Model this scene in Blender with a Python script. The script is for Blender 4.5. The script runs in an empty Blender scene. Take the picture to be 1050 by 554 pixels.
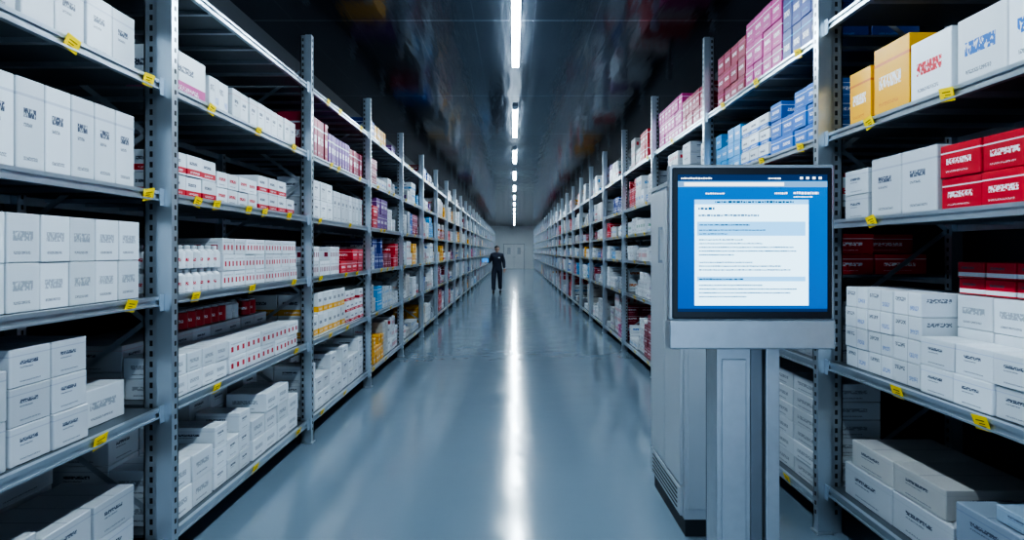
import bpy, math, random
from mathutils import Vector, Matrix
random.seed(7)
scene = bpy.context.scene
F = 640.0
WL, WR = 1.67, 1.72
CEIL = 3.85
YEND = 56.0
YBACK = -2.0
WALLX = 2.6

# ------------------------------------------------------------ node helpers
class NT:
    def __init__(s, name):
        s.mat = bpy.data.materials.new(name); s.mat.use_nodes = True
        s.nt = s.mat.node_tree; s.n = s.nt.nodes; s.l = s.nt.links
        s.bsdf = s.n['Principled BSDF']
    def link(s, a, b): s.l.new(a, b)
    def _in(s, sock, v):
        if isinstance(v, (int, float)): sock.default_value = v
        elif isinstance(v, tuple): sock.default_value = v
        else: s.l.new(v, sock)
    def math(s, op, a, b=0.0):
        m = s.n.new('ShaderNodeMath'); m.operation = op
        s._in(m.inputs[0], a); s._in(m.inputs[1], b); return m.outputs[0]
    def rng(s, x, a, b):
        return s.math('MULTIPLY', s.math('GREATER_THAN', x, a), s.math('LESS_THAN', x, b))
    def mix(s, f, a, b):
        m = s.n.new('ShaderNodeMix'); m.data_type = 'RGBA'
        s._in(m.inputs[0], f); s._in(m.inputs[6], a); s._in(m.inputs[7], b); return m.outputs[2]
    def comb(s, x, y, z=0.0):
        m = s.n.new('ShaderNodeCombineXYZ')
        s._in(m.inputs[0], x); s._in(m.inputs[1], y); s._in(m.inputs[2], z); return m.outputs[0]
    def noise(s, vec=None, scale=1.0, detail=2.0, rough=0.5):
        m = s.n.new('ShaderNodeTexNoise'); m.inputs['Scale'].default_value = scale
        m.inputs['Detail'].default_value = detail; m.inputs['Roughness'].default_value = rough
        if vec is not None: s.l.new(vec, m.inputs['Vector'])
        return m.outputs['Fac']
    def objco(s):
        return s.n.new('ShaderNodeTexCoord').outputs['Object']
    def bump(s, h, strength, dist=0.01):
        b = s.n.new('ShaderNodeBump'); b.inputs['Strength'].default_value = strength
        b.inputs['Distance'].default_value = dist
        s.l.new(h, b.inputs['Height']); s.l.new(b.outputs[0], s.bsdf.inputs['Normal'])

def simple(name, col, rough=0.5, metal=0.0, emis=None, es=0.0, var=0.0, vscale=8.0, spec=0.5):
    t = NT(name); b = t.bsdf
    c4 = (col[0], col[1], col[2], 1)
    b.inputs['Base Color'].default_value = c4
    b.inputs['Roughness'].default_value = rough
    b.inputs['Metallic'].default_value = metal
    b.inputs['Specular IOR Level'].default_value = spec
    if emis:
        b.inputs['Emission Color'].default_value = (*emis, 1); b.inputs['Emission Strength'].default_value = es
    if var > 0:
        n = t.noise(t.objco(), vscale, 2)
        dark = tuple(x * (1 - var) for x in col) + (1,); lite = tuple(min(1, x * (1 + var)) for x in col) + (1,)
        t.link(t.mix(n, dark, lite), b.inputs['Base Color'])
    return t.mat

def label_mat(style):
    t = NT('carton_print_' + style)
    uvn = t.n.new('ShaderNodeUVMap'); uvn.uv_map = 'UVMap'
    sep = t.n.new('ShaderNodeSeparateXYZ'); t.link(uvn.outputs[0], sep.inputs[0])
    u, v = sep.outputs[0], sep.outputs[1]
    ab = t.n.new('ShaderNodeAttribute'); ab.attribute_name = 'base'
    aa = t.n.new('ShaderNodeAttribute'); aa.attribute_name = 'acc'
    seed = ab.outputs['Alpha']; base = ab.outputs['Color']; acc = aa.outputs['Color']
    def text(u0, u1, v0, v1, fu, thr=0.5):
        n = t.noise(t.comb(t.math('ADD', t.math('MULTIPLY', u, fu * 1.3), t.math('MULTIPLY', seed, 57.0)),
                           t.math('MULTIPLY', v, 1.9 / (v1 - v0))), 1.0, 1.0, 0.7)
        return t.math('MULTIPLY', t.math('MULTIPLY', t.rng(u, u0, u1), t.rng(v, v0, v1)), t.math('GREATER_THAN', n, thr))
    dark = (0.07, 0.09, 0.14, 1)
    col = base
    if style == 'text':
        col = t.mix(text(.24, .68, .58, .68, 26, .44), col, dark)
        col = t.mix(t.math('MULTIPLY', text(.24, .55, .48, .52, 40, .46), .75), col, dark)
        col = t.mix(t.math('MULTIPLY', text(.24, .74, .12, .16, 45, .46), .7), col, dark)
        col = t.mix(t.math('MULTIPLY', t.rng(v, .80, .83), .25), col, acc)
    elif style == 'head':
        col = t.mix(text(.16, .78, .44, .64, 19, .44), col, acc)
        col = t.mix(t.math('MULTIPLY', text(.18, .7, .17, .23, 40, .46), .7), col, dark)
    elif style == 'band':
        col = t.mix(t.rng(v, .10, .36), col, acc)
        col = t.mix(text(.15, .65, .56, .70, 24, .45), col, dark)
        col = t.mix(text(.2, .8, .17, .27, 32, .52), col, (.85, .87, .9, 1))
    elif style == 'color':
        col = t.mix(t.rng(v, .74, .78), col, acc)
        col = t.mix(text(.16, .78, .40, .58, 20, .46), col, (.85, .85, .88, 1))
        col = t.mix(t.math('MULTIPLY', text(.15, .7, .16, .21, 40, .5), .8), col, acc)
    elif style == 'dots':
        du = t.math('FRACT', t.math('MULTIPLY', u, 3.0))
        m = t.math('MULTIPLY', t.rng(du, .30, .70), t.rng(v, .28, .60))
        col = t.mix(m, col, acc)
        col = t.mix(t.math('MULTIPLY', text(.1, .9, .72, .8, 45, .5), .6), col, dark)
    elif style == 'wrap':
        col = t.mix(t.math('MULTIPLY', text(.08, .45, .6, .78, 24, .47), .8), col, dark)
        col = t.mix(t.math('MULTIPLY', text(.6, .9, .25, .45, 26, .47), .6), col, acc)
        col = t.mix(t.math('MULTIPLY', t.rng(u, .53, .55), .45), col, dark)
    seam = t.rng(v, 2.49, 2.51)
    col = t.mix(t.math('MULTIPLY', seam, .55), col, dark)
    tone = t.math('ADD', .76, t.math('MULTIPLY', seed, .24))
    col = t.mix(tone, (0, 0, 0, 1), col)
    t.link(col, t.bsdf.inputs['Base Color'])
    t.bsdf.inputs['Roughness'].default_value = .36
    t.bsdf.inputs['Specular IOR Level'].default_value = .45
    return t.mat

STY = ['text', 'head', 'band', 'color', 'dots', 'wrap']
LM = [label_mat(s) for s in STY]

m_rack = simple('rack_galvanised_steel', (.48, .54, .59), .32, .8, var=.12, vscale=14)
m_rackw = simple('rack_painted_edge', (.48, .55, .61), .28, .75, var=.08, vscale=6)
m_deck = simple('rack_shelf_deck', (.14, .165, .19), .42, .65, var=.15, vscale=10)
m_slot = simple('rack_slot_dark', (.015, .017, .02), .7)
m_tag = simple('tag_yellow', (1.0, .72, .0), .45)
m_ink = simple('tag_ink', (.22, .13, .01), .6)

# ------------------------------------------------------------ mesh builder
class MB:
    def __init__(s): s.v = []; s.f = []; s.uv = []; s.m = []; s.b = []; s.a = []
    def quad(s, pts, mat=0, uv=((0,0),(1,0),(1,1),(0,1)), base=(1,1,1,1), acc=(1,0,0,1)):
        k = len(s.v); s.v += [tuple(p) for p in pts]; s.f.append(tuple(range(k, k + len(pts))))
        s.uv += list(uv)[:len(pts)] if len(uv) >= len(pts) else [(0, 0)] * len(pts)
        s.m.append(mat); s.b += [base] * len(pts); s.a += [acc] * len(pts)
    def box(s, x0, x1, y0, y1, z0, z1, mat=0, base=(1,1,1), acc=(1,0,0), rot=0.0, seed=None, M=None):
        if x0 > x1: x0, x1 = x1, x0
        sd = random.random() if seed is None else seed
        cx, cy = (x0 + x1) / 2, (y0 + y1) / 2
        c, sn = math.cos(rot), math.sin(rot)
        P = []
        for (x, y, z) in [(x0,y0,z0),(x1,y0,z0),(x1,y1,z0),(x0,y1,z0),(x0,y0,z1),(x1,y0,z1),(x1,y1,z1),(x0,y1,z1)]:
            dx, dy = x - cx, y - cy
            p = Vector((cx + dx * c - dy * sn, cy + dx * sn + dy * c, z))
            if M is not None: p = M @ p
            P.append(tuple(p))
        k = len(s.v); s.v += P
        b4 = (base[0], base[1], base[2], sd); a4 = (acc[0], acc[1], acc[2], 1)
        side = [(0,0),(1,0),(1,1),(0,1)]
        for f, o in (((0,1,5,4),0),((1,2,6,5),0),((2,3,7,6),0),((3,0,4,7),0),((4,5,6,7),2),((3,2,1,0),4)):
            s.f.append(tuple(k + i for i in f)); s.m.append(mat)
            s.uv += [(a, b + o) for a, b in side]; s.b += [b4] * 4; s.a += [a4] * 4
    def cyl(s, cx, cy, z0, z1, r, mat=0, n=16, r2=None, base=(1,1,1), acc=(1,0,0), seed=.5):
        r2 = r if r2 is None else r2
        b4 = (*base, seed); a4 = (*acc, 1); k = len(s.v)
        for i in range(n):
            a = 2 * math.pi * i / n; s.v.append((cx + r * math.cos(a), cy + r * math.sin(a), z0))
        for i in range(n):
            a = 2 * math.pi * i / n; s.v.append((cx + r2 * math.cos(a), cy + r2 * math.sin(a), z1))
        for i in range(n):
            j = (i + 1) % n; s.f.append((k + i, k + j, k + n + j, k + n + i)); s.m.append(mat)
            s.uv += [(i / n * 2 % 1, 0), (i / n * 2 % 1 + 2 / n, 0), (i / n * 2 % 1 + 2 / n, 1), (i / n * 2 % 1, 1)]
            s.b += [b4] * 4; s.a += [a4] * 4
        s.f.append(tuple(k + n + i for i in range(n))); s.m.append(mat)
        s.uv += [(0, 2.1)] * n; s.b += [b4] * n; s.a += [a4] * n
        s.f.append(tuple(k + i for i in reversed(range(n)))); s.m.append(mat)
        s.uv += [(0, 2.1)] * n; s.b += [b4] * n; s.a += [a4] * n
    def obj(s, name, mats, bevel=0, parent=None, attrs=False, smooth=False, seg=1):
        me = bpy.data.meshes.new(name); me.from_pydata(s.v, [], s.f)
        for m in mats: me.materials.append(m)
        me.polygons.foreach_set('material_index', s.m)
        uvl = me.uv_layers.new(name='UVMap')
        uvl.data.foreach_set('uv', [c for p in s.uv for c in p])
        if attrs:
            for nm, dat in (('base', s.b), ('acc', s.a)):
                at = me.color_attributes.new(nm, 'FLOAT_COLOR', 'CORNER')
                at.data.foreach_set('color', [c for p in dat for c in p])
        me.update()
        ob = bpy.data.objects.new(name, me); scene.collection.objects.link(ob)
        if bevel:
            md = ob.modifiers.new('bevel', 'BEVEL'); md.width = bevel; md.segments = seg
            md.limit_method = 'ANGLE'; md.harden_normals = False
        if smooth:
            me.polygons.foreach_set('use_smooth', [True] * len(me.polygons))
        if parent: ob.parent = parent
        return ob

# ------------------------------------------------------------ room
def room():
    t = NT('floor_epoxy'); co = t.objco()
    n1 = t.noise(co, .35, 3); n2 = t.noise(co, 3.0, 4)
    t.link(t.mix(n1, (.155, .215, .27, 1), (.20, .265, .325, 1)), t.bsdf.inputs['Base Color'])
    t.link(t.math('ADD', .07, t.math('MULTIPLY', n2, .15)), t.bsdf.inputs['Roughness'])
    t.bsdf.inputs['Specular IOR Level'].default_value = .8
    t.bump(t.noise(co, 2.6, 2), .16, .02)
    b = MB(); b.box(-WALLX, WALLX, YBACK, YEND, -.1, 0); b.obj('floor', [t.mat])
    t = NT('ceiling_gloss_panels'); co = t.objco()
    sp = t.n.new('ShaderNodeSeparateXYZ'); t.link(co, sp.inputs[0])
    fx = t.math('FRACT', t.math('DIVIDE', t.math('ADD', sp.outputs[0], 10.0), .6))
    fy = t.math('FRACT', t.math('DIVIDE', t.math('ADD', sp.outputs[1], 2.8), 3.0))
    seam = t.math('MAXIMUM', t.math('MULTIPLY', t.rng(fx, -.01, .014), .35), t.rng(fy, -.01, .009))
    pn = t.noise(co, .6, 2)
    t.link(t.mix(seam, t.mix(pn, (.08, .10, .13, 1), (.16, .19, .235, 1)), (.42, .47, .52, 1)), t.bsdf.inputs['Base Color'])
    t.bsdf.inputs['Metallic'].default_value = .85; t.bsdf.inputs['Roughness'].default_value = .12
    mp = t.n.new('ShaderNodeMapping'); mp.inputs['Scale'].default_value = (7.0, 1.2, 1)
    t.link(co, mp.inputs[0]); t.bump(t.noise(mp.outputs[0], 1.0, 3), .16, .03)
    b = MB(); b.box(-WALLX, WALLX, YBACK, YEND, CEIL, CEIL + .1); b.obj('ceiling', [t.mat])
    mw = simple('wall_dark_panel', (.06, .072, .088), .5, var=.2, vscale=1.5)
    b = MB(); b.box(-WALLX - .1, -WALLX, YBACK, YEND, 0, CEIL)
    b.obj('wall_left', [mw])
    b = MB(); b.box(WALLX, WALLX + .1, YBACK, YEND, 0, CEIL)
    b.obj('wall_right', [mw])
    mf = simple('wall_far_paint', (.84, .89, .92), .5, var=.04)
    b = MB(); b.box(-WALLX, WALLX, YEND, YEND + .1, 0, CEIL); b.obj('wall_far', [mf])
    mdoor = simple('door_paint', (.86, .90, .93), .4); mfr = simple('door_frame', (.50, .55, .60), .4, .2)
    b = MB()
    b.box(-.95, .95, YEND - .06, YEND - .001, 0, 2.25, 1)
    b.box(-.88, -.01, YEND - .09, YEND - .055, .01, 2.18, 0); b.box(.01, .88, YEND - .09, YEND - .055, .01, 2.18, 0)
    b.box(-.6, -.3, YEND - .1, YEND - .085, 1.3, 1.9, 1); b.box(.3, .6, YEND - .1, YEND - .085, 1.3, 1.9, 1)
    b.box(-.1, -.06, YEND - .14, YEND - .085, .95, 1.15, 1); b.box(.06, .1, YEND - .14, YEND - .085, .95, 1.15, 1)
    b.obj('door_1', [mdoor, mfr])
room()

# ------------------------------------------------------------ ceiling luminaires
m_led = simple('led_diffuser', (1, 1, 1), .4, emis=(.76, .90, 1.0), es=114)
m_house = simple('luminaire_housing', (.5, .54, .58), .35, .6)
ly = [(-1.3, 1.1), (1.9, 4.2), (5.2, 7.6), (9.9, 12.3)]
y = 13.9
while y < YEND - 3: ly.append((y, y + 2.0)); y += 3.7
for (a, c) in ly:
    b = MB()
    b.box(-.025, .065, a - .03, c + .03, CEIL - .03, CEIL - .0005, 1)
    b.box(-.015, .055, a, c, CEIL - .052, CEIL - .0305, 0)
    b.box(-.02, .06, a - .028, a - .001, CEIL - .055, CEIL - .0305, 1)
    b.box(-.02, .06, c + .001, c + .028, CEIL - .055, CEIL - .0305, 1)
    b.obj('ceiling_light', [m_led, m_house])

# ------------------------------------------------------------ racks
DEP = .74
def rack(s, W, y0, y1, levels, top, detail, last=False, tags=(), near=False):
    b = MB()   # mats: 0 steel 1 edge 2 deck 3 slot 4 tag 5 ink
    def X(d): return s * (W + d)
    def post(y, dx0, dx1):
        b.box(X(dx0), X(dx1), y - .028, y - .022, 0, top, 1)
        b.box(X(dx0), X(dx0 + .006), y - .022, y + .03, 0, top, 1)
        b.box(X(dx1 - .006), X(dx1), y - .022, y + .03, 0, top, 0)
        b.box(X(dx0), X(dx0 + .02), y + .024, y + .03, 0, top, 0)
        b.box(X(dx0 - .01), X(dx1 + .01), y - .04, y + .042, 0, .008, 0)
        if detail:
            z = .1
            while z < top - .05:
                b.box(X(dx0 - .0008), X(dx0 + .001), y - .004, y + .010, z, z + .022, 3)
                z += .05
    pe = .09 if near else .055
    def perf(y):
        b.box(X(.02), X(pe), y - .012, y - .008, 0, top, 0)
        b.box(X(pe - .006), X(pe), y - .012, y + .03, 0, top, 0)
        if detail:
            z = .1; m = (.02 + pe) / 2
            while z < top - .05:
                b.box(X(m - .007), X(m + .007), y - .0130, y - .0115, z, z + .026, 3); z += .05
    ys = [y0] + ([y1] if last else [])
    for yy in ys:
        post(yy, -.052 if near else -.036, .02 if near else .014); perf(yy); post(yy, DEP - .06, DEP)
        z = .3; fl = 0
        while z < top - .45:
            z2 = z + .45
            a = (X(pe), z) if fl == 0 else (X(DEP - .06), z)
            c = (X(DEP - .06), z2) if fl == 0 else (X(pe), z2)
            b.quad([(a[0], yy + .004, a[1]), (c[0], yy + .004, c[1]), (c[0], yy + .004, c[1] + .03), (a[0], yy + .004, a[1] + .03)], 0)
            b.quad([(a[0], yy + .010, a[1]), (c[0], yy + .010, c[1]), (c[0], yy + .010, c[1] + .03), (a[0], yy + .010, a[1] + .03)], 0)
            z = z2; fl ^= 1
    for lz in levels:
        a, c = y0 + .034, y1 - .03
        b.box(X(.012), X(DEP - .01), a, c, lz - .014, lz, 2)
        b.box(X(-.012), X(.012), a, c, lz - .012, lz + .004, 1)
        b.box(X(-.004), X(.012), a, c, lz - .034, lz - .012, 0)
        b.box(X(-.012), X(.012), a, c, lz - .042, lz - .034, 1)
        b.box(X(DEP - .03), X(DEP - .008), a, c, lz - .055, lz - .014, 0)
        for q in (a, c - .035):
            b.box(X(-.018), X(-.012), q, q + .035, lz - .065, lz + .015, 1)
        if detail:
            yy = a + .15
            while yy < c - .1:
                b.box(X(.02), X(DEP - .03), yy, yy + .03, lz - .034, lz - .014, 0); yy += .3
    rng = random.Random(int(y0 * 100) + (5 if s > 0 else 0))
    tg = list(tags)
    if not tg:
        for lz in levels:
            for k in range(rng.choice([2, 2, 3])):
                if lz < 2.5 or rng.random() < .6: tg.append((y0 + .15 + (k + rng.uniform(.1, .9)) * .58, lz))
    for (ty, lz) in tg:
        M = Matrix.Translation((X(-.0135), ty, lz - .022)) @ Matrix.Rotation(s * -.28, 4, 'Y') @ Matrix.Rotation(rng.uniform(-.2, .2), 4, 'X')
        b.box(-.0012, .0012, -.038, .038, -.027, .028, 4, M=M)
        for (q0, q1, r0, r1) in ((-.022, .022, .008, .012), (-.022, .008, -.003, .0), (-.022, .018, -.013, -.010)):
            e = -s * .0018
            b.box(min(0, e), max(0, e), q0, q1, r0, r1, 5, M=M)
    return b.obj('storage_rack', [m_rack, m_rackw, m_deck, m_slot, m_tag, m_ink])

# ------------------------------------------------------------ colours
WH = (.72, .77, .81); WH2 = (.56, .60, .64); GR = (.38, .42, .47); CR = (.55, .55, .54)
RED = (.60, .012, .03); MAR = (.30, .012, .045); BLU = (.02, .16, .52); NAV = (.02, .05, .24); CYA = (.05, .32, .64)
YEL = (.88, .45, .015); MAG = (.52, .035, .24); PUR = (.17, .05, .26); GRN = (.08, .35, .22); ORG = (.7, .2, .03)

def stack(b, s, W, ya, yb, z, w, h, layers, depth, inset, sty, base, acc, rows=1, gap=.005, jit=.005, drop=0.0):
    n = max(1, int((yb - ya + .001) / w)); w = (yb - ya) / n
    for r in range(rows):
        for i in range(n):
            L = layers if not isinstance(layers, (list, tuple)) else layers[i % len(layers)]
            if drop and random.random() < drop: L = max(1, L - 1)
            for k in range(L):
                j = random.uniform(-jit, jit); dx = random.uniform(0, jit * 2)
                x0 = W + inset + r * (depth + .006) + dx
                x1 = min(x0 + depth - .004, W + DEP - .05)
                if x1 - x0 < .03: continue
                b.box(s * x0, s * x1, ya + i * w + gap / 2 + .001, ya + (i + 1) * w - gap / 2 - .001,
                      z + .001 + k * h, z + k * h + h - .001, STY.index(sty), base, acc, rot=j * .8)

def rand_kind(rng, near):
    r = rng.random()
    if r < .64:
        base = rng.choice([WH, WH, WH, WH2, CR]); sty = rng.choice(['text', 'head', 'band', 'dots', 'wrap', 'head'])
        acc = rng.choice([RED, RED, RED, BLU, CYA, GRN, PUR, ORG, GR])
    elif r < .79: base, sty, acc = rng.choice([RED, MAR]), 'color', WH
    elif r < .85: base, sty, acc = rng.choice([BLU, CYA, NAV]), 'color', WH
    elif r < .89: base, sty, acc = YEL, 'color', RED
    elif r < .93: base, sty, acc = rng.choice([PUR, MAG]), 'color', WH2
    else: base, sty, acc = GR, 'text', NAV
    return base, sty, acc

def fill(b, s, W, y0, y1, z, zmax, rng, far):
    y = y0 + .07; end = y1 - .07
    while y < end - .1:
        seg = min(rng.uniform(.25, .70), end - y)
        if end - y - seg < .15: seg = end - y
        base, sty, acc = rand_kind(rng, not far)
        h = rng.uniform(.08, .21); lay = rng.choice([1, 2, 2, 3, 4])
        avail = zmax - z - .10
        while lay * h > avail and lay > 1: lay -= 1
        h = min(h, avail)
        w = rng.uniform(.07, .19) * (1.4 if far else 1)
        if rng.random() < .95:
            stack(b, s, W, y, y + seg - .015, z, w, h, lay, rng.uniform(.22, .34) if not far else .5,
                  rng.uniform(.015, .07), sty, base, acc, rows=1 if far else 2, drop=.2)
        y += seg

LLEV = [.18, .81, 1.335, 1.83, 2.35, 2.90]
RLEV = [.15, .92, 1.42, 1.80, 2.19, 2.76]
def stock_obj(b, near):
    if b.f: b.obj('stacked_cartons', LM, bevel=.003 if near else 0, attrs=True)

# ---- left side
L0, LP = 2.98, 2.08
R0, RP = 3.45, 2.10
NL = int((YEND - L0 - .3) / LP); NR = int((YEND - R0 - .3) / RP)
for k in range(-2, NL):
    ya = L0 + k * LP; yb = ya + LP; rng = random.Random(100 + k); random.seed(300 + k)
    tags = ()
    if k == -1: tags = [(2.34, 2.35), (2.83, 2.35), (2.83, 1.83), (2.70, 1.335), (2.50, .81)]
    if k == 0: tags = [(3.42, 2.35), (4.05, 2.35), (4.7, 2.35), (3.27, 1.83), (3.48, 1.83), (3.9, 1.83), (4.15, 1.83), (4.6, 1.83), (3.25, 1.335), (3.95, 1.335), (4.7, 1.335), (3.48, .81), (4.75, .81), (4.8, .18), (4.0, .18)]
    rack(-1, WL, ya, yb, LLEV, 3.3, k < 4, last=(k == NL - 1), tags=tags, near=(k <= 0))
    b = MB(); a_ = (b, -1, WL)
    if k == -1:
        S = stack
        S(*a_, 1.1, 2.17, 2.35, .17, .30, 1, .3, .05, 'text', WH, NAV)
        S(*a_, 2.2, 2.86, 2.35, .16, .26, 1, .3, .06, 'text', WH, NAV)
        S(*a_, 1.2, 2.82, 1.83, .135, .33, 1, .22, .04, 'text', WH, NAV, rows=2)
        S(*a_, 1.2, 2.88, 1.335, .15, .175, 2, .24, .05, 'head', WH, GR, rows=2)
        S(*a_, 1.15, 2.10, .81, .24, .17, 2, .34, .03, 'text', WH2, NAV)
        S(*a_, 2.11, 2.50, .81, .19, .135, 3, .32, .03, 'text', WH2, NAV)
        S(*a_, 2.56, 2.84, .81, .28, .16, 1, .25, .10, 'head', WH, GR)
        S(*a_, 2.2, 2.8, .81, .3, .15, 2, .22, .42, 'text', GR, NAV)
        S(*a_, 1.3, 2.3, .18, .3, .17, 2, .4, .08, 'text', WH2, NAV)
        S(*a_, 2.32, 2.88, .18, .28, .15, 2, .34, .08, 'text', WH2, NAV)
        S(*a_, 2.5, 2.88, .18, .3, .15, 3, .2, .45, 'text', WH2, NAV)
    elif k == 0:
        S = stack
        S(*a_, 3.12, 3.50, 2.35, .38, .24, 1, .22, .05, 'band', WH, MAG)
        S(*a_, 3.53, 3.78, 2.35, .125, .20, 1, .25, .05, 'wrap', WH, BLU)
        S(*a_, 3.80, 4.9, 2.35, .12, .20, [1, 1, 1], .25, .04, 'text', WH, RED, rows=2)
        S(*a_, 3.10, 3.60, 1.83, .165, .115, 2, .2, .04, 'band', WH, RED, rows=2)
        S(*a_, 3.62, 4.2, 1.83, .14, .095, 2, .2, .05, 'head', WH, RED, rows=2, drop=.2)
        S(*a_, 4.22, 4.9, 1.83, .17, .12, 2, .2, .05, 'band', WH, RED, rows=2, drop=.3)
        for i in range(7):
            for r in range(3):
                for q in range(2):
                    cy = 3.14 + i * .076; cx = -(WL + .06 + r * .076); zz = 1.336 + q * .125
                    b.cyl(cx, cy, zz, zz + .085, .034, 1, 16, base=WH, acc=RED, seed=random.random())
                    b.cyl(cx, cy, zz + .085, zz + .103, .034, 0, 16, .016, base=WH)
                    b.cyl(cx, cy, zz + .1035, zz + .122, .017, 3, 12, base=WH2, acc=WH2)
        S(*a_, 3.68, 4.92, 1.335, .155, .098, 3, .3, .04, 'dots', WH, RED, rows=2)
        S(*a_, 3.10, 3.72, .81, .155, .105, 2, .24, .03, 'head', WH, GR)
        S(*a_, 3.74, 4.92, .81, .20, .10, 2, .23, .03, 'dots', WH, RED)
        S(*a_, 3.10, 4.92, .81, .21, .135, 2, .42, .275, 'text', WH2, RED)
        for i in range(11):
            for r in range(2):
                cy = 3.74 + i * .098; c = RED if i < 6 else (WH if i < 8 else RED)
                if i in (8,): continue
                cx = -(WL + .33 + r * .098)
                b.cyl(cx, cy, 1.083, 1.185, .043, 3, 20, base=c, acc=c)
                b.cyl(cx, cy, 1.1855, 1.200, .034, 0, 16, base=WH2)
        S(*a_, 3.10, 3.55, .18, .22, .14, [2, 2], .3, .04, 'head', WH, GR)
        S(*a_, 3.57, 4.05, .18, .16, .12, [3, 2, 3], .28, .04, 'text', WH, NAV)
        S(*a_, 4.07, 4.92, .18, .21, .13, [2, 3, 3], .28, .03, 'head', WH, GR)
        S(*a_, 3.10, 4.9, .18, .25, .15, [3, 3, 2], .3, .34, 'text', WH, NAV)
    elif k == 1:
        stack(*a_, 5.15, 5.75, 2.35, .10, .36, 1, .25, .04, 'color', MAR, WH2, rows=2)
        stack(*a_, 5.77, 6.5, 2.35, .09, .30, 1, .25, .04, 'color', PUR, WH2, rows=2)
        stack(*a_, 6.52, 7.05, 2.35, .12, .28, 1, .25, .04, 'color', MAR, WH2, rows=2)
        S = stack
        S(*a_, 5.15, 5.9, 1.83, .16, .17, 2, .25, .04, 'text', WH, NAV, rows=2, drop=.2)
        S(*a_, 5.92, 7.05, 1.83, .14, .30, 1, .25, .04, 'text', WH2, NAV, rows=2)
        S(*a_, 5.15, 6.1, 1.335, .15, .13, 2, .25, .03, 'dots', WH, MAR, rows=2, drop=.2)
        S(*a_, 6.12, 7.05, 1.335, .19, .12, 2, .25, .03, 'color', RED, WH, rows=2, drop=.3)
        S(*a_, 5.15, 6.3, .81, .14, .19, 2, .25, .03, 'band', WH, YEL, rows=2, drop=.2)
        S(*a_, 6.32, 7.05, .81, .16, .11, 3, .25, .03, 'band', WH, RED, rows=2, drop=.3)
        S(*a_, 5.15, 7.05, .18, .2, .14, [3, 2, 3], .28, .03, 'text', WH, NAV, rows=2, drop=.2)
    else:
        for i in range(5):
            if k == -2 and i > 3: continue
            fill(b, -1, WL, ya, yb, LLEV[i], LLEV[i + 1], rng, k > 7)
        if k > 1 and rng.random() < .5: fill(b, -1, WL, ya, yb, LLEV[5], 3.3, rng, k > 7)
    stock_obj(b, k < 3)

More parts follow.
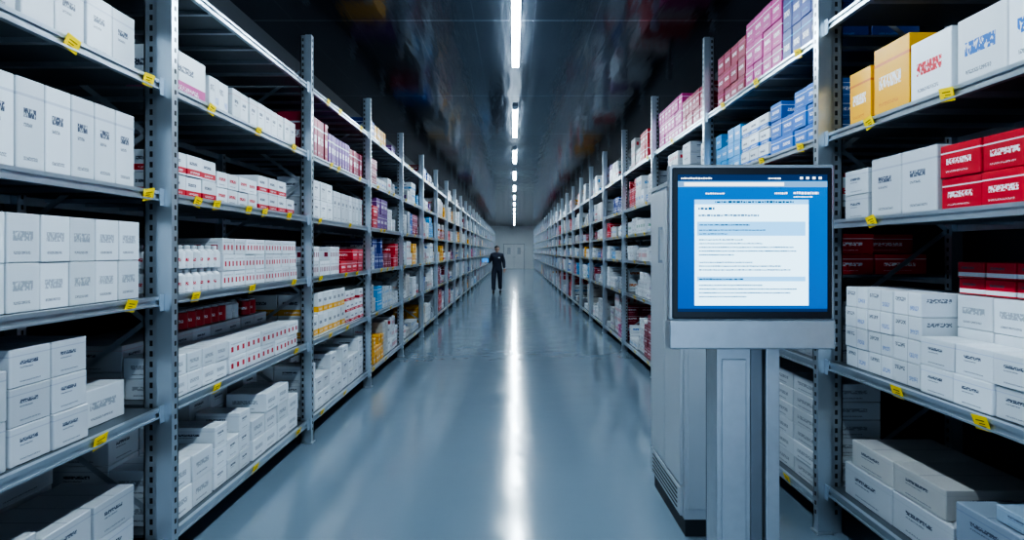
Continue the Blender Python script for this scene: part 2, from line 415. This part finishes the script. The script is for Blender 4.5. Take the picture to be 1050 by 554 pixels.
# ---- right side
for k in range(-2, NR):
    ya = R0 + k * RP; yb = ya + RP; rng = random.Random(900 + k); random.seed(700 + k)
    lv = RLEV; tags = ()
    if k == -1:
        lv = [.26, .945, 1.715, 2.19, 2.80]
        tags = [(2.46, 2.19), (3.0, 2.19), (2.28, .945), (2.78, .945), (2.98, 1.715)]
    if k == 0: tags = [(3.75, 2.76), (3.72, 2.19), (4.4, 2.76), (4.3, 2.19), (3.9, .15), (4.6, .92), (5.1, 2.76), (5.0, 2.19)]
    rack(1, WR, ya, yb, lv, 3.45, k < 4, last=(k == NR - 1), tags=tags, near=(k <= 0))
    b = MB(); a_ = (b, 1, WR); S = stack
    if k == -1:
        S(*a_, 3.10, 3.30, 2.19, .20, .29, 1, .3, .05, 'color', YEL, ORG)
        S(*a_, 2.78, 3.06, 2.19, .28, .34, 1, .3, .04, 'color', YEL, ORG)
        S(*a_, 2.50, 2.76, 2.19, .26, .27, 1, .3, .03, 'head', WH, RED)
        S(*a_, 1.45, 2.48, 2.19, .25, .27, 1, .34, .03, 'head', WH, BLU)
        S(*a_, 3.14, 3.36, 1.715, .22, .13, 2, .3, .06, 'text', WH2, NAV)
        S(*a_, 2.63, 3.12, 1.715, .24, .29, 1, .3, .06, 'text', WH2, NAV)
        S(*a_, 1.45, 2.60, 1.715, .23, .135, 2, .28, .05, 'color', RED, WH)
        S(*a_, 2.72, 3.34, .945, .205, .105, 4, .3, .05, 'wrap', WH, BLU)
        S(*a_, 2.72, 3.34, .945, .205, .12, 3, .28, .37, 'wrap', WH, BLU)
        S(*a_, 1.45, 2.70, .945, .20, .12, 2, .155, .03, 'text', WH, BLU)
        S(*a_, 1.45, 2.70, .945, .20, .14, 3, .26, .19, 'head', WH, GR)
        S(*a_, 1.45, 2.70, 1.367, .14, .07, 2, .24, .195, 'band', RED, WH, rows=1)
        S(*a_, 2.52, 3.35, .26, .415, .17, 1, .44, .05, 'text', WH2, GR)
        S(*a_, 2.58, 3.30, .43, .36, .13, 1, .42, .06, 'text', CR, GR)
        S(*a_, 1.5, 2.48, .26, .31, .15, 2, .46, .03, 'text', (.30, .37, .45), NAV)
        S(*a_, 1.6, 2.3, .562, .23, .06, 1, .34, .05, 'text', (.3, .4, .5), WH)
    elif k == 0:
        S(*a_, 3.58, 4.10, 2.76, .13, .22, 2, .28, .04, 'color', NAV, CYA, rows=2)
        S(*a_, 4.12, 4.75, 2.76, .15, .17, 3, .28, .04, 'color', MAG, WH, rows=2)
        S(*a_, 4.77, 5.4, 2.76, .13, .15, 3, .28, .04, 'color', MAR, MAG, rows=2)
        S(*a_, 3.58, 4.3, 2.19, .17, .12, [3, 3, 2], .26, .04, 'color', BLU, WH, rows=2)
        S(*a_, 4.32, 4.85, 2.19, .17, .11, [3, 3], .26, .04, 'band', WH, BLU, rows=2)
        S(*a_, 4.87, 5.45, 2.19, .14, .12, [3, 3, 2], .26, .04, 'color', CYA, BLU, rows=2)
        fill(b, 1, WR, ya, yb, 1.80, 2.19, rng, False); fill(b, 1, WR, ya, yb, 1.42, 1.80, rng, False)
        fill(b, 1, WR, ya, yb, .92, 1.42, rng, False)
        S(*a_, 3.62, 4.3, .15, .34, .105, 6, .36, .05, 'head', WH, GR)
        S(*a_, 4.35, 5.4, .15, .25, .14, 4, .36, .05, 'text', WH, RED)
    elif k == 1:
        S(*a_, 5.65, 6.5, 2.76, .12, .17, 2, .28, .03, 'color', MAR, WH2, rows=2)
        S(*a_, 6.52, 7.55, 2.76, .14, .15, 3, .28, .03, 'color', MAG, WH, rows=2)
        for i in range(5): fill(b, 1, WR, ya, yb, lv[i], lv[i + 1], rng, False)
    else:
        for i in range(len(lv) - 1): fill(b, 1, WR, ya, yb, lv[i], lv[i + 1], rng, k > 7)
        if k > -2: fill(b, 1, WR, ya, yb, lv[-1], 3.35, rng, k > 7)
    stock_obj(b, k < 3)

# ------------------------------------------------------------ steel cabinet beside the rack
m_cab = simple('cabinet_paint', (.46, .51, .55), .4, .2, var=.04, vscale=3)
m_cab2 = simple('cabinet_trim', (.31, .35, .39), .35, .5)
m_dk = simple('cabinet_dark', (.03, .035, .04), .5)
b = MB()
b.box(.92, 1.25, 3.37, 4.15, .10, 1.94, 0)
b.box(.93, 1.24, 3.39, 4.13, 0, .10, 2)
b.box(.91, 1.26, 3.36, 4.16, 1.94, 1.965, 1)
b.box(.905, .92, 3.40, 3.755, .28, 1.92, 0); b.box(.905, .92, 3.765, 4.12, .28, 1.92, 0)
b.box(.905, .92, 3.40, 4.12, .11, .265, 0)
for i in range(5): b.box(.902, .906, 3.46, 4.06, .13 + i * .025, .14 + i * .025, 2)
b.box(.88, .89, 3.80, 3.815, 1.48, 1.70, 1); b.box(.885, .906, 3.80, 3.815, 1.48, 1.50, 1); b.box(.885, .906, 3.80, 3.815, 1.68, 1.70, 1)
b.box(.94, 1.08, 3.36, 3.372, .16, 1.88, 0); b.box(1.09, 1.23, 3.36, 3.372, .16, 1.88, 1)
b.obj('steel_cabinet', [m_cab, m_cab2, m_dk], bevel=.004, seg=2)

# ------------------------------------------------------------ kiosk
def kiosk():
    e = bpy.data.objects.new('touchscreen_kiosk', None); scene.collection.objects.link(e)
    e.location = (.76, 2.0, 0)
    m_bz = simple('bezel_black', (.015, .020, .028), .22)
    m_al = simple('brushed_aluminium', (.46, .51, .55), .33, .7, var=.08, vscale=30)
    m_al2 = simple('column_side_steel', (.22, .25, .28), .4, .7, var=.08)
    b = MB()
    b.box(-.22, .22, -.14, .30, 0, .014, 0)
    b.box(-.10, .01, .03, .14, .014, 1.28, 0)
    b.box(.015, .055, .045, .13, .014, 1.28, 1)
    b.box(.06, .105, .03, .14, .014, 1.28, 0)
    b.box(-.10, .105, .142, .15, .014, 1.28, 1)
    b.box(-.085, -.005, .024, .031, .06, 1.2, 0)
    for sx in (-.18, .18):
        for sy in (-.1, .26): b.cyl(sx, sy, .014, .022, .012, 1, 8)
    b.obj('kiosk_column', [m_al, m_al2], bevel=.004, seg=2, parent=e)
    b = MB()
    hw = .264
    b.box(-.11, .11, .04, .13, 1.28, 1.62, 1)
    b.box(-hw + .02, hw - .02, .012, .045, 1.26, 1.80, 1)
    b.box(-hw + .009, hw - .009, -.012, .0, 1.335, 1.818, 0)
    b.obj('monitor_housing', [m_bz, m_al2], bevel=.005, seg=3, parent=e)
    b = MB()
    b.box(-hw, hw, -.006, .03, 1.33, 1.828, 0)
    b.box(-hw, hw, -.016, .05, 1.238, 1.331, 0)
    b.obj('monitor_chin', [m_al], bevel=.006, seg=3, parent=e)
    def em(n, c, s=1.0): return simple('screen_' + n, (0, 0, 0), .3, emis=c, es=s, spec=.2)
    t = NT('screen_blue'); tc = t.n.new('ShaderNodeUVMap'); tc.uv_map = 'UVMap'
    sp = t.n.new('ShaderNodeSeparateXYZ'); t.link(tc.outputs[0], sp.inputs[0])
    g = t.math('ADD', t.math('MULTIPLY', sp.outputs[1], .6), t.math('MULTIPLY', sp.outputs[0], .3))
    t.link(t.mix(g, (.0, .13, .60, 1), (.0, .26, .90, 1)), t.bsdf.inputs['Emission Color'])
    t.bsdf.inputs['Base Color'].default_value = (0, 0, 0, 1); t.bsdf.inputs['Emission Strength'].default_value = .66
    mats = [t.mat, em('page', (.50, .80, 1.0), 1.9), em('header', (.01, .06, .22), .6), em('text', (.02, .16, .40), .7),
            em('toolbar', (.25, .52, .90), .75), em('white', (.9, .97, 1), 1.4), em('tint', (.22, .58, 1.0), 1.35)]
    b = MB()
    def R(x0, x1, z0, z1, m, d=1): 
        y = -.0122 - .0004 * d
        b.quad([(x0, y, z0), (x1, y, z0), (x1, y, z1), (x0, y, z1)], m)
    x0, x1, z0, z1 = -.238, .238, 1.358, 1.795
    R(x0, x1, z0, z1, 0, 0)
    R(x0, x1, 1.775, z1, 2); R(x0, x1, 1.755, 1.774, 4); R(x0 + .02, .1, 1.759, 1.770, 5, 2)
    R(x0, x1, z0, 1.368, 2)
    rr = random.Random(4)
    def words(xa, xb, z, h, m, d=3, cw=.009):
        x = xa
        while x < xb:
            w = rr.uniform(.25, 1.4) * cw
            R(x, min(x + w, xb), z + rr.uniform(0, .15) * h, z + h * rr.uniform(.75, 1), m, d); x += w + h * .28
    words(x0 + .01, -.13, 1.780, .006, 5, 3, .006); words(.05, .09, 1.780, .006, 5, 3, .008)
    for i in range(4): R(.15 + i * .02, .16 + i * .02, 1.780, 1.788, 5, 3)
    words(.07, .11, 1.732, .007, 5, 3, .006); words(.13, .21, 1.732, .009, 5, 3, .007)
    words(.13, .19, 1.722, .004, 5, 3, .006); words(-.15, -.09, 1.732, .005, 5, 3, .006)
    px0, px1 = -.185, .178
    R(px0, px1, 1.378, 1.715, 1)
    R(px0, px1, 1.70, 1.715, 6, 2); words(-.12, .13, 1.704, .008, 3, 3)
    words(px0 + .012, -.12, 1.682, .009, 3)
    words(px0 + .012, .02, 1.662, .006, 3)
    R(px0 + .008, px1 - .01, 1.60, 1.645, 6, 2); words(px0 + .014, -.01, 1.632, .005, 3)
    words(px0 + .014, .04, 1.616, .004, 3); words(px0 + .014, -.08, 1.604, .004, 3)
    z = 1.585
    for L in (-.03, .03, .13, .14, -.06, -.9, .0, .09, .12):
        if L > -.5: words(px0 + .014, L, z, .0045, 3, 3, .006)
        z -= .012
    R(px0 + .008, px1 - .01, 1.455, 1.47, 6, 2); words(px0 + .014, -.03, 1.459, .006, 3)
    z = 1.44
    for L in (.03, .14, .12, -.02): words(px0 + .014, L, z, .0045, 3, 3, .006); z -= .012
    b.obj('screen_display', mats, parent=e)
kiosk()

# ------------------------------------------------------------ person
def person():
    e = bpy.data.objects.new('warehouse_worker', None); scene.collection.objects.link(e)
    e.location = (-.63, 23.2, 0)
    m_uni = simple('uniform_navy', (.022, .030, .055), .8, var=.2)
    m_skin = simple('skin', (.62, .38, .28), .5); m_hair = simple('hair_cap_dark', (.01, .01, .013), .7)
    m_shoe = simple('shoe_black', (.008, .008, .01), .35); m_eye = simple('eye_dark', (.01, .01, .01), .2)
    m_lip = simple('lips', (.35, .12, .10), .5); m_white = simple('badge_white', (.75, .8, .85), .5)
    m_tab = simple('tablet_shell', (.05, .10, .18), .4); m_scr = simple('tablet_screen', (0, 0, 0), .3, emis=(.06, .32, .85), es=.8)
    def skin(name, verts, edges, radii, root, mat, sub=2):
        me = bpy.data.meshes.new(name); me.from_pydata(verts, edges, []); me.materials.append(mat)
        ob = bpy.data.objects.new(name, me); scene.collection.objects.link(ob); ob.parent = e
        ob.modifiers.new('skin', 'SKIN')
        sv = me.skin_vertices[0].data if me.skin_vertices else None
        if sv:
            for i, r in enumerate(radii):
                sv[i].radius = r if isinstance(r, tuple) else (r, r); sv[i].use_root = (i == root)
        ob.modifiers['skin'].use_smooth_shade = True
        sb = ob.modifiers.new('sub', 'SUBSURF'); sb.levels = sub; sb.render_levels = sub
        return ob
    V = [(0,0,.95),(0,0,1.08),(0,-.01,1.28),(0,0,1.42),(0,0,1.52),
         (.175,0,1.425),(.255,.02,1.16),(.27,-.05,.93),
         (-.175,0,1.425),(-.27,.02,1.17),(-.36,-.2,1.19),
         (.10,0,.88),(.11,.03,.50),(.12,.16,.13),
         (-.10,0,.88),(-.12,-.13,.50),(-.12,-.15,.10)]
    E = [(0,1),(1,2),(2,3),(3,4),(3,5),(5,6),(6,7),(3,8),(8,9),(9,10),(0,11),(11,12),(12,13),(0,14),(14,15),(15,16)]
    Rr = [(.185,.13),(.18,.125),(.215,.145),(.165,.12),.058,.085,.068,.05,.085,.068,.05,.125,.092,.074,.125,.092,.074]
    skin('uniformed_body', V, E, Rr, 0, m_uni)
    def hand(name, w, d, side, curl):
        w = Vector(w); d = Vector(d).normalized(); up = Vector((0, 0, 1)) if abs(d.z) < .8 else Vector((0, -1, 0))
        lat = d.cross(up).normalized(); nrm = lat.cross(d).normalized()
        vs = [w, w + d * .045, w + d * .085]; ed = [(0,1),(1,2)]; ra = [.026, .03, .03]
        for i, (o, L) in enumerate(((-.03, .065), (-.01, .078), (.01, .072), (.03, .055))):
            k = len(vs); p = w + d * .09 + lat * o
            vs += [p, p + d * L * .5 - nrm * curl * .015, p + d * L * .9 - nrm * curl * .045]
            ed += [(2, k), (k, k + 1), (k + 1, k + 2)]; ra += [.010, .009, .007]
        k = len(vs); vs += [w + d * .03 + lat * side * .038, w + d * .065 + lat * side * .06 - nrm * .01, w + d * .09 + lat * side * .055 - nrm * .025]
        ed += [(1, k), (k, k + 1), (k + 1, k + 2)]; ra += [.012, .010, .008]
        skin(name, [tuple(x) for x in vs], ed, ra, 0, m_skin)
    hand('hand_left', (.27, -.055, .925), (0, -.12, -1), -1, 1)
    hand('hand_right', (-.362, -.205, 1.19), (-.35, -.9, .05), 1, 1)
    for nm, x, y, tilt in (('shoe_right', -.12, -.15, 0), ('shoe_left', .12, .16, 0)):
        b = MB(); n = 14; rings = []
        prof = [(-.19,.028,.045),(-.15,.044,.062),(-.08,.046,.075),(-.01,.042,.11),(.05,.040,.115),(.075,.03,.09)]
        for (yy, hw, hh) in prof:
            rings.append([(x + hw * math.cos(a), y + yy, max(0, hh * .5 + hh * .5 * math.sin(a))) for a in [2 * math.pi * i / n for i in range(n)]])
        for q in range(len(rings) - 1):
            for i in range(n):
                j = (i + 1) % n; b.quad([rings[q][i], rings[q][j], rings[q+1][j], rings[q+1][i]])
        b.quad(list(reversed(rings[0]))); b.quad(rings[-1])
        b.obj(nm, [m_shoe], parent=e, smooth=True)
    import bmesh
    bm = bmesh.new()
    def part(mi, fn):
        k0 = len(bm.faces); fn(); bm.faces.ensure_lookup_table()
        for f in list(bm.faces)[k0:]: f.material_index = mi; f.smooth = True
    def sph(c, sc, u=16, v=12):
        bmesh.ops.create_uvsphere(bm, u_segments=u, v_segments=v, radius=1, matrix=Matrix.Translation(c) @ Matrix.Diagonal((*sc, 1)))
    def skull():
        r = bmesh.ops.create_uvsphere(bm, u_segments=24, v_segments=18, radius=1, matrix=Matrix.Identity(4))
        for v in r['verts']:
            z = v.co.z; k = 1 - .28 * max(0, -z) ** 1.3
            v.co = Vector((v.co.x * .080 * k, v.co.y * .094 * k - .01 * max(0, -z), z * .116)) + Vector((0, -.01, 1.635))
    part(0, skull)
    part(0, lambda: sph((0, -.108, 1.622), (.011, .014, .02), 10, 8))
    for sx in (-1, 1):
        part(0, lambda: sph((sx * .082, 0, 1.63), (.009, .018, .03), 10, 8))
        part(2, lambda: sph((sx * .029, -.094, 1.645), (.011, .006, .006), 10, 8))
        part(1, lambda: sph((sx * .029, -.097, 1.662), (.016, .005, .004), 10, 6))
    part(3, lambda: sph((0, -.094, 1.582), (.023, .006, .006), 10, 6))
    def cap():
        r = bmesh.ops.create_uvsphere(bm, u_segments=24, v_segments=16, radius=1, matrix=Matrix.Identity(4))
        dl = [v for v in r['verts'] if v.co.z < -.05 and v.co.y < .2]
        for v in r['verts']:
            v.co = Vector((v.co.x * .092, v.co.y * .108, v.co.z * .09)) + Vector((0, .002, 1.685))
        bmesh.ops.delete(bm, geom=dl, context='VERTS')
    part(1, cap)
    part(1, lambda: sph((0, -.115, 1.684), (.066, .055, .008)))
    me = bpy.data.meshes.new('head'); bm.to_mesh(me); bm.free()
    for m in (m_skin, m_hair, m_eye, m_lip): me.materials.append(m)
    ob = bpy.data.objects.new('head', me); scene.collection.objects.link(ob); ob.parent = e
    skin('neck', [(0, .005, 1.48), (0, 0, 1.58)], [(0, 1)], [.055, .052], 0, m_skin)
    M = Matrix.Translation((-.42, -.335, 1.23)) @ Matrix.Rotation(.35, 4, 'X')
    b = MB(); b.box(-.13, .13, -.008, .008, -.09, .09, 0, M=M); b.box(-.118, .118, -.0095, -.0082, -.078, .078, 1, M=M)
    b.obj('tablet', [m_tab, m_scr], bevel=.003, parent=e)
    b = MB(); b.box(.05, .12, -.168, -.155, 1.30, 1.34, 0); b.obj('badge', [m_white], parent=e)
person()

# ------------------------------------------------------------ world, camera
w = bpy.data.worlds.new('world'); scene.world = w; w.use_nodes = True
w.node_tree.nodes['Background'].inputs[0].default_value = (.50, .70, .95, 1)
w.node_tree.nodes['Background'].inputs[1].default_value = 1.1
cam = bpy.data.cameras.new('camera'); co = bpy.data.objects.new('camera', cam); scene.collection.objects.link(co)
co.location = (0, 0, 1.55); co.rotation_euler = (math.radians(90), 0, 0)
cam.sensor_width = 36; cam.lens = 36 * F / 1050
cam.shift_x = -(527 - 525) / 1050; cam.shift_y = -(277 - 258) / 1050
cam.clip_end = 200; cam.clip_start = .05
scene.camera = co
scene.view_settings.view_transform = 'AgX'
scene.view_settings.look = 'AgX - High Contrast'
scene.view_settings.exposure = .3
